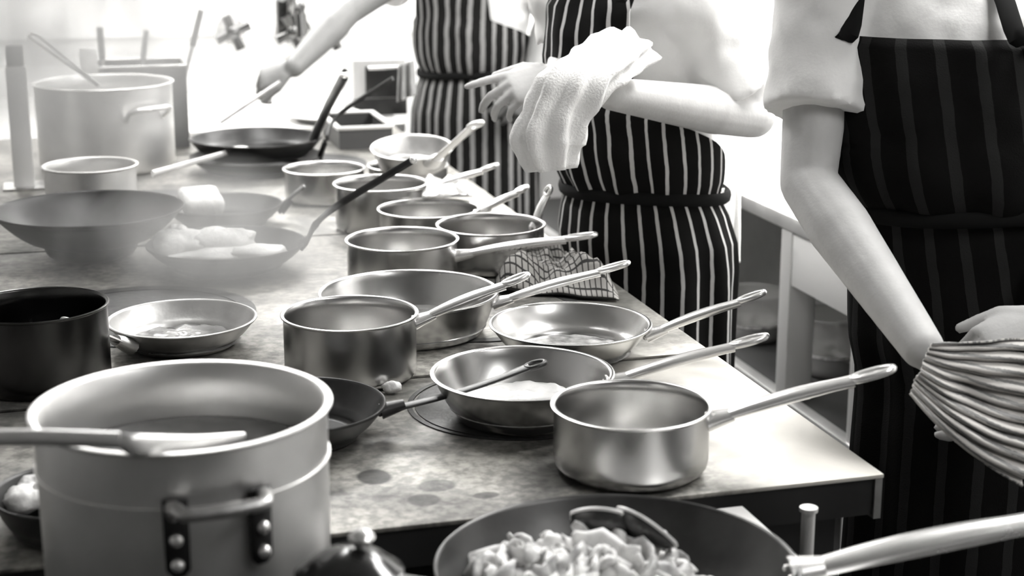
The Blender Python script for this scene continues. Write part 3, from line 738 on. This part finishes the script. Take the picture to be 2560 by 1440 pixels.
def ellip(z, S=TORSO):
    for a, b_ in zip(S, S[1:]):
        if a[0] <= z <= b_[0]:
            u = (z-a[0])/(b_[0]-a[0]); return [a[i]*(1-u)+b_[i]*u for i in range(1, 4)]
    return list(S[0][1:]) if z < S[0][0] else list(S[-1][1:])
def sstep(a, b, x):
    x = min(1, max(0, (x-a)/(b-a))); return x*x*(3-2*x)
def person(label, base, head_deg, arms, waist, bib_top, apron_mat, ks=1., lean=0., slean=0., sleeve=.62, skirt_phi=2.0, shirt_mat=SHIRT, bib_half=.14, apron_bottom=.42, trous=TROUS, skin=SKIN, uvk=1., flare=.02, fold=.01, sleeves_len=None):
    t = thing('person', label, 'person', base)
    a = math.radians(head_deg); f = Vector((math.cos(a), math.sin(a), 0)); s = Vector((-f.y, f.x, 0))      # s: the person's left
    U = Vector((0, 0, 1))
    def Lp(x, y, z): return s*((x+slean*max(0, z-.9))*ks)+f*((y+lean*max(0, z-.9))*ks)+U*(z*ks)
    b = MB()
    b.loft([(Lp(0, o_, z), s*(w_*ks), f*(d_*ks)) for z, w_, d_, o_ in TORSO], 24)
    # neck and head with nose, brow, chin and ears
    b.loft([(Lp(0, -.01, 1.48), s*.06, f*.062), (Lp(0, 0, 1.55), s*.055, f*.058), (Lp(0, .012, 1.62), s*.056, f*.06)], 16)
    hs = []
    for z, w_, d_, o_ in ((1.585, .03, .03, .055), (1.60, .05, .055, .04), (1.64, .064, .078, .022), (1.69, .073, .092, .012), (1.74, .076, .097, .005), (1.78, .068, .086, 0), (1.81, .045, .058, -.005), (1.822, .015, .02, -.005)):
        hs.append((Lp(0, o_, z), s*w_, f*d_))
    b.loft(hs, 24)
    b.tube([Lp(0, .098, 1.705), Lp(0, .112, 1.68), Lp(0, .122, 1.665), Lp(0, .104, 1.655)], [.008, .011, .015, .008], 10)
    b.tube([Lp(-.02, .094, 1.625), Lp(0, .102, 1.626), Lp(.02, .094, 1.625)], .008, 8)
    b.tube([Lp(-.045, .084, 1.722), Lp(0, .098, 1.718), Lp(.045, .084, 1.722)], .011, 8)
    for k in (-1, 1): b.tube([Lp(k*.074, 0, 1.655), Lp(k*.083, -.008, 1.69), Lp(k*.078, -.01, 1.715)], [.008, .014, .01], 8)
    # legs
    for k in (-1, 1):
        limb(b, [Lp(k*.075, -.01, .92), Lp(k*.085, -.02, .72), Lp(k*.095, -.015, .5), Lp(k*.105, -.015, .3), Lp(k*.11, -.01, .09)], [.08, .07, .05, .045, .04])
        b.loft([(Lp(k*.11, -.06, .045), s*.032, U*.04), (Lp(k*.112, 0, .05), s*.04, U*.045), (Lp(k*.118, .09, .035), s*.045, U*.032), (Lp(k*.12, .17, .022), s*.035, U*.018)], 14)
    sh = MB()
    sh.loft([(Lp(0, o_, z), s*((w_+.014)*ks), f*((d_+.014)*ks)) for z, w_, d_, o_ in TORSO[:-1]] + [(Lp(0, -.005, 1.5), s*(.072*ks), f*(.066*ks))], 28)
    for side, arm in arms.items():
        k = 1 if side == 'L' else -1
        sho = Lp(k*.185, 0, 1.405) if 'shoulder' not in arm else arm['shoulder']-t.location
        el, wr = arm['elbow']-t.location, arm['wrist']-t.location
        b.ball(sho, .058*ks, 10)
        limb_straight(b, [Lp(k*.12, 0, 1.40), sho, el], [.06, .056, .041])
        mid = el+(wr-el)*.3
        limb_straight(b, [el, mid, wr], [.042, .045, .029])
        d = arm['dir']; hand(b, wr+d.normalized()*.006, d, arm['n'], arm['thumb'], arm.get('curl', .35), k=arm.get('k', 1.), curls=arm.get('curls'))
        sl = arm.get('sleeve', sleeve)
        end = sho+(el-sho)*sl if sl <= 1 else el+(wr-el)*(sl-1)
        sh.ball(sho, .078*ks, 10)
        if sl <= 1: limb_straight(sh, [Lp(k*.1, 0, 1.39), sho], [.078, .076]); sh.tube([sho+(end-sho)*(q_/8) for q_ in range(9)], [.077, .076, .074, .073, .073, .074, .075, .077, .079], 20)
        else: limb_straight(sh, [Lp(k*.1, 0, 1.39), sho, el, end], [.078, .072, .056, .052])
    remesh(b, .0042, 'body', skin, t, 3)
    remesh(sh, .009, 'shirt', shirt_mat, t, 5, lambda c: .005*nz(c, 14, 3)+.004*nz(c, 32, 8))
    # hair
    hb = MB()
    hb.loft([(Lp(0, -.02, 1.68), s*.075, f*.082), (Lp(0, -.016, 1.74), s*.083, f*.092), (Lp(0, -.006, 1.79), s*.075, f*.092), (Lp(0, -.005, 1.825), s*.05, f*.065), (Lp(0, -.005, 1.838), s*.015, f*.02)], 24)
    hb.build('hair', HAIR, t, 180)
    # trousers
    tr = MB()
    tr.loft([(Lp(0, -.01, .82), s*.165, f*.115), (Lp(0, -.003, .95), s*.178, f*.128), (Lp(0, .002, 1.04), s*.162, f*.116)], 24)
    for k in (-1, 1):
        limb(tr, [Lp(k*.075, -.01, .92), Lp(k*.085, -.02, .72), Lp(k*.095, -.015, .5), Lp(k*.105, -.015, .3), Lp(k*.11, -.01, .05)], [.098, .09, .08, .075, .072])
    remesh(tr, .012, 'trousers', trous, t, 4, lambda c: .006*nz(c, 12, 5))
    for k in (-1, 1):
        MB().loft([(Lp(k*.11, -.085, .045), s*.036, U*.044), (Lp(k*.112, 0, .05), s*.047, U*.05), (Lp(k*.118, .1, .04), s*.052, U*.04), (Lp(k*.12, .19, .026), s*.04, U*.024)], 16).build('shoe', SHOE, t, 60)
    # apron: bib and skirt of one cloth
    zb, zw, ztop = apron_bottom, waist, bib_top
    nv = 70; nu = 110
    def fn(u, v):
        z = zb+(ztop-zb)*v
        if z <= zw:
            q = (zw-z)/(zw-zb); phi = (u*2-1)*skirt_phi; ew, ed, eo = ellip(max(z, .86)); ew += .022; ed += .024
            fl = min(1, q*3); ew += flare*fl; ed += flare*fl
            rip = fold*fl*(math.sin(phi*9+1.3*math.sin(phi*3+z*2))*.6+.6*nz((phi*2.2, z*1.2, 0), 1.2, 4))
            k = 1+rip/.16
            # pinch under the waist tie
            if q < .07: k *= .955+.045*(q/.07)
            x, y = ew*math.sin(phi)*k, ed*math.cos(phi)*k+eo
            if abs(phi) > math.pi/2: pass
        else:
            q = (z-zw)/(ztop-zw); pw = skirt_phi*(1-sstep(.18, .62, q))
            ew, ed, eo = ellip(z); ew += .022; ed += .03
            pm = max(pw, math.asin(min(.98, (bib_half+(.03)*(1-q))/ew))); phi = (u*2-1)*pm
            puff = .014*math.sin(min(1, q*2.2)*math.pi)
            wr = .006*nz((phi*3, z*16, 0), 1.3, 9)+.006*math.sin(phi*11+z*3)*(1-q*.6)
            x, y = (ew+puff)*math.sin(phi), (ed+puff+wr)*math.cos(phi)+eo
            if q < .06: x *= .96+.04*q/.06; y *= .96+.04*q/.06
        return Lp(x, y, z)
    def uvf(u, v):
        z = zb+(ztop-zb)*v
        return ((u*2-1)*(skirt_phi*.19*uvk), z) if z <= zw else ((u*2-1)*(skirt_phi*.19*uvk)*(1 if False else 1), z)
    def uvf2(u, v):
        z = zb+(ztop-zb)*v
        if z <= zw: return ((u*2-1)*skirt_phi*.19, z)
        q = (z-zw)/(ztop-zw); pw = skirt_phi*(1-sstep(.18, .62, q)); ew = ellip(z)[0]+.022
        pm = max(pw, math.asin(min(.98, (bib_half+.03*(1-q))/ew))); return ((u*2-1)*pm*.19, z)
    grid(fn, nu, nv, 'apron', apron_mat, t, uvf2, thick=.003)
    # waist tie
    wt = []
    for i in range(48):
        ph = 2*math.pi*i/48; ew, ed, eo = ellip(zw); wt.append(Lp((ew+.026)*math.sin(ph), (ed+.03)*math.cos(ph)+eo, zw+.006*math.sin(ph*2)))
    MB().tube(wt, .012, 8, .5, closed=True).build('waist_tie', mat('black_tape', .01, .9, spec=.1), t)
    # neck straps
    for k in (-1, 1):
        e = [Lp(k*bib_half*.95, math.sqrt(max(0, 1-(bib_half/.2)**2))*.14+.01, ztop-.005), Lp(k*.115, .13, min(1.42, ztop+.06)), Lp(k*.1, .065, 1.48), Lp(k*.075, 0, 1.515), Lp(k*.05, -.06, 1.525), Lp(0, -.08, 1.525)]
        MB().tube(smooth_path(e, 20), .014, 8, .22, s).build('neck_strap', mat('black_tape', .01, .9, spec=.1), t)
    return t, Lp, f, s

V = Vector
# --- cook B: middle, thin striped apron
bB = V((1.12, 2.95, 0))
elL = D(1885, 290, 2.98); wrL = D(1530, 235, 2.78)
elR = D(1440, 110, 3.22); wrR = D(1400, 188, 3.02)
PB, LB, fB, sB = person('middle cook in a black apron with crisp thin white stripes, bare forearm over the pans', bB, 204,
    {'L': dict(elbow=elL, wrist=wrL, dir=-rt+V((0, 0, .15)), n=V((0, 0, 1))-fh*.6, thumb=V((0, 0, .8))+fh*.5, curl=.5, sleeve=.75),
     'R': dict(elbow=elR, wrist=wrR, dir=-rt*1.+V((0, 0, -.25))-fh*.2, n=V((0, 0, .7))-fh*.7, thumb=V((0, 0, 1)), curl=.42, curls=(.06, .4, .5, .55), sleeve=.8)},
    waist=1.042, bib_top=1.455, lean=.14, apron_mat=APR_B, skirt_phi=1.9, bib_half=.11, apron_bottom=.5)
# --- cook A: far
bA = V((1.21, 4.72, 0))
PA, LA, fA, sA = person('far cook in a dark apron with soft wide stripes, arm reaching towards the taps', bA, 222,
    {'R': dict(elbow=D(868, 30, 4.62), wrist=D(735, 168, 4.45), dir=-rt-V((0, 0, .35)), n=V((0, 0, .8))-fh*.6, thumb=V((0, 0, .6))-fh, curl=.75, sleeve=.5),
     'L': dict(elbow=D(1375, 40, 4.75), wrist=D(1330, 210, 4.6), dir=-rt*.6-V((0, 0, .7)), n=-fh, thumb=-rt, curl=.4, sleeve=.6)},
    waist=1.07, bib_top=1.455, apron_mat=APR_A, skin=mat('shadow_toned_skin', .2, .55, vary=.07, vscale=25), skirt_phi=2.0, bib_half=.115, apron_bottom=.45)  # shadow on the reaching arm is put into the skin tone
# --- cook C: near right
bC = D(2480, 500, 2.42); bC.z = 0
PC, LC, fC, sC = person('nearest cook in a faded dark pinstripe apron, bare arm swinging a towel', bC, 238,
    {'R': dict(elbow=D(2020, 455, 2.32), wrist=D(2305, 868, 2.10), dir=rt*.75-V((0, 0, .65)), n=rt*.5+V((0, 0, .5))-fh*.5, thumb=-fh+rt*.2, curl=.7, shoulder=D(2065, -40, 2.36), sleeve=.66),
     'L': dict(elbow=D(2760, 420, 2.40), wrist=D(2640, 800, 2.15), dir=-rt*.75-V((0, 0, .35)), n=V((0, 0, .6))-fh*.5, thumb=V((0, 0, .5))+fh*.4, curl=.7, sleeve=.66)},
    waist=1.16, bib_top=1.415, slean=-.19, apron_mat=APR_C, flare=.004, skirt_phi=2.1, bib_half=.15, apron_bottom=.35, lean=0.05)

# towel tucked at the middle cook's hip (hangs from the waist tie)
def hang(name, top_a, top_b, length, m, lab, dep_n, seed, drop=V((0, 0, -1)), parent=None, cat='towel', flare=1.25, amp=.008):
    A, B = V(top_a), V(top_b)
    def fn(u, v):
        c = (A+B)/2; p = A.lerp(B, u); p = c+(p-c)*(1+(flare-1)*v)
        return p+drop*(length*v)+V(dep_n)*(amp*math.sin(u*14+seed)*(.5+v)+.01*nz((u*3, v*2, 0), 1, seed))
    o = grid(fn, 24, 30, name, m, thick=.003)
    return tag(o, lab, cat)
hang('tucked_towel', D(1806, 470, 3.14), D(1850, 474, 3.2), .15, CLOTHW, 'white towel hanging from the waist of the middle cook', -fh, 1)
hang('tucked_towel', D(996, 165, 4.5), D(1034, 150, 4.5), .1, mat('grey_cloth', .3, .9, spec=.1, vary=.3), 'grey knotted towel hanging from the waist of the far cook', -fh, 3, amp=.012)
# white towel bunched in the middle cook's hand
def bunch(name, pts, rads, m, lab, seed, flat=.55, seg=40, side=None):
    pp = smooth_path(pts, 40); v = []; f = []
    mb = MB(); rr = []
    for i in range(41):
        tt = i/40*(len(rads)-1); k = min(int(tt), len(rads)-2); u = tt-k; rr.append(rads[k]*(1-u)+rads[k+1]*u)
    mb.tube(pp, rr, seg, flat, side)
    n = len(pp)
    for i in range(n):
        for k in range(seg):
            q = mb.v[i*seg+k]; c = pp[i]; a = 2*math.pi*k/seg
            w_ = 1+.22*math.sin(a*7+i*.12+seed)+.2*nz(q, 30, seed)
            mb.v[i*seg+k] = c+(q-c)*w_
    o = mb.build(name, m, smooth=180)
    return tag(o, lab, 'towel')
bunch('hand_towel', [D(1585, 112, 2.78), D(1520, 150, 2.74), D(1450, 200, 2.70), D(1395, 275, 2.70), D(1370, 350, 2.71), D(1375, 425, 2.72)], [.05, .055, .05, .05, .055, .04], CLOTHW, 'white towel bunched in the hand of the middle cook', 2, .5, side=rt)
# striped towel swung by the nearest cook
def fanfn(u, v):
    A0, A1 = D(2330, 858, 2.04), D(2275, 985, 2.02); B0, B1 = D(2640, 850, 2.08), D(2560, 1220, 1.98)
    M0, M1 = D(2430, 850, 2.03), D(2390, 1130, 1.98)
    def q(a, m_, b_, t): return a*(1-t)**2+m_*(2*t*(1-t))+b_*t*t
    p = q(A0, M0, B0, v).lerp(q(A1, M1, B1, v), u)
    return p - fh*(.0065*math.sin(u*64+v*4+2*math.sin(u*9))*(.4+v)+.02*nz((u*3, v*3, 0), 1, 5))
tw = grid(fanfn, 90, 40, 'swung_towel', TOWELC, uv=lambda u, v: (u*.3, v), thick=.003)
tag(tw, 'striped grey towel swung in the hand of the nearest cook', 'towel')

# ------------------------------------------------------------------ steam
def steam(name, lo, hi, dens, seed, label):
    o = MB().box(lo, hi).build(name, None, smooth=0)
    m = bpy.data.materials.new('steam_volume'); m.use_nodes = True; nt = m.node_tree
    nt.nodes.remove(nt.nodes['Principled BSDF'])
    vol = nt.nodes.new('ShaderNodeVolumePrincipled'); vol.inputs['Color'].default_value = (.96, .95, .93, 1); vol.inputs['Anisotropy'].default_value = .2
    tc = nt.nodes.new('ShaderNodeTexCoord'); n = nt.nodes.new('ShaderNodeTexNoise'); mp = nt.nodes.new('ShaderNodeMapping')
    mp.inputs['Scale'].default_value = (1, 1, .55); mp.inputs['Location'].default_value = (seed, seed*2, seed)
    nt.links.new(tc.outputs['Object'], mp.inputs[0]); nt.links.new(mp.outputs[0], n.inputs['Vector'])
    n.inputs['Scale'].default_value = 7; n.inputs['Detail'].default_value = 3; n.inputs['Distortion'].default_value = .8
    r = nt.nodes.new('ShaderNodeMapRange'); r.inputs['From Min'].default_value = .42; r.inputs['From Max'].default_value = .72; r.inputs['To Min'].default_value = .08; r.inputs['To Max'].default_value = 1.; r.clamp = True
    nt.links.new(n.outputs['Fac'], r.inputs['Value'])
    # soft edge of the cloud
    sg = nt.nodes.new('ShaderNodeVectorMath'); sg.operation = 'MULTIPLY_ADD'
    sg.inputs[1].default_value = (2, 2, 2); sg.inputs[2].default_value = (-1, -1, -1); nt.links.new(tc.outputs['Generated'], sg.inputs[0])
    ln = nt.nodes.new('ShaderNodeVectorMath'); ln.operation = 'LENGTH'; nt.links.new(sg.outputs[0], ln.inputs[0])
    e = nt.nodes.new('ShaderNodeMapRange'); e.inputs['From Min'].default_value = 1.0; e.inputs['From Max'].default_value = .35; e.inputs['To Min'].default_value = 0; e.inputs['To Max'].default_value = dens
    nt.links.new(ln.outputs['Value'], e.inputs['Value'])
    mu = nt.nodes.new('ShaderNodeMath'); mu.operation = 'MULTIPLY'; nt.links.new(e.outputs[0], mu.inputs[0]); nt.links.new(r.outputs[0], mu.inputs[1])
    nt.links.new(mu.outputs[0], vol.inputs['Density']); nt.links.new(vol.outputs[0], nt.nodes['Material Output'].inputs['Volume'])
    o.data.materials.append(m)
    return tag(o, label, 'steam', kind='stuff')
steam('steam_cloud', (-.6, 3.05, .905), (.46, 4.6, 1.9), 6., 1.3, 'white steam rising from the wok and stockpot')
steam('steam_cloud', (.0, 2.32, .905), (.46, 2.9, 1.2), 11., 4.1, 'thin white steam drifting over the shallow frying pan')
steam('steam_cloud', (-.25, 2.55, .905), (.22, 3.0, 1.12), 2., 7.7, 'smoky wisps curling up in front of the wok')
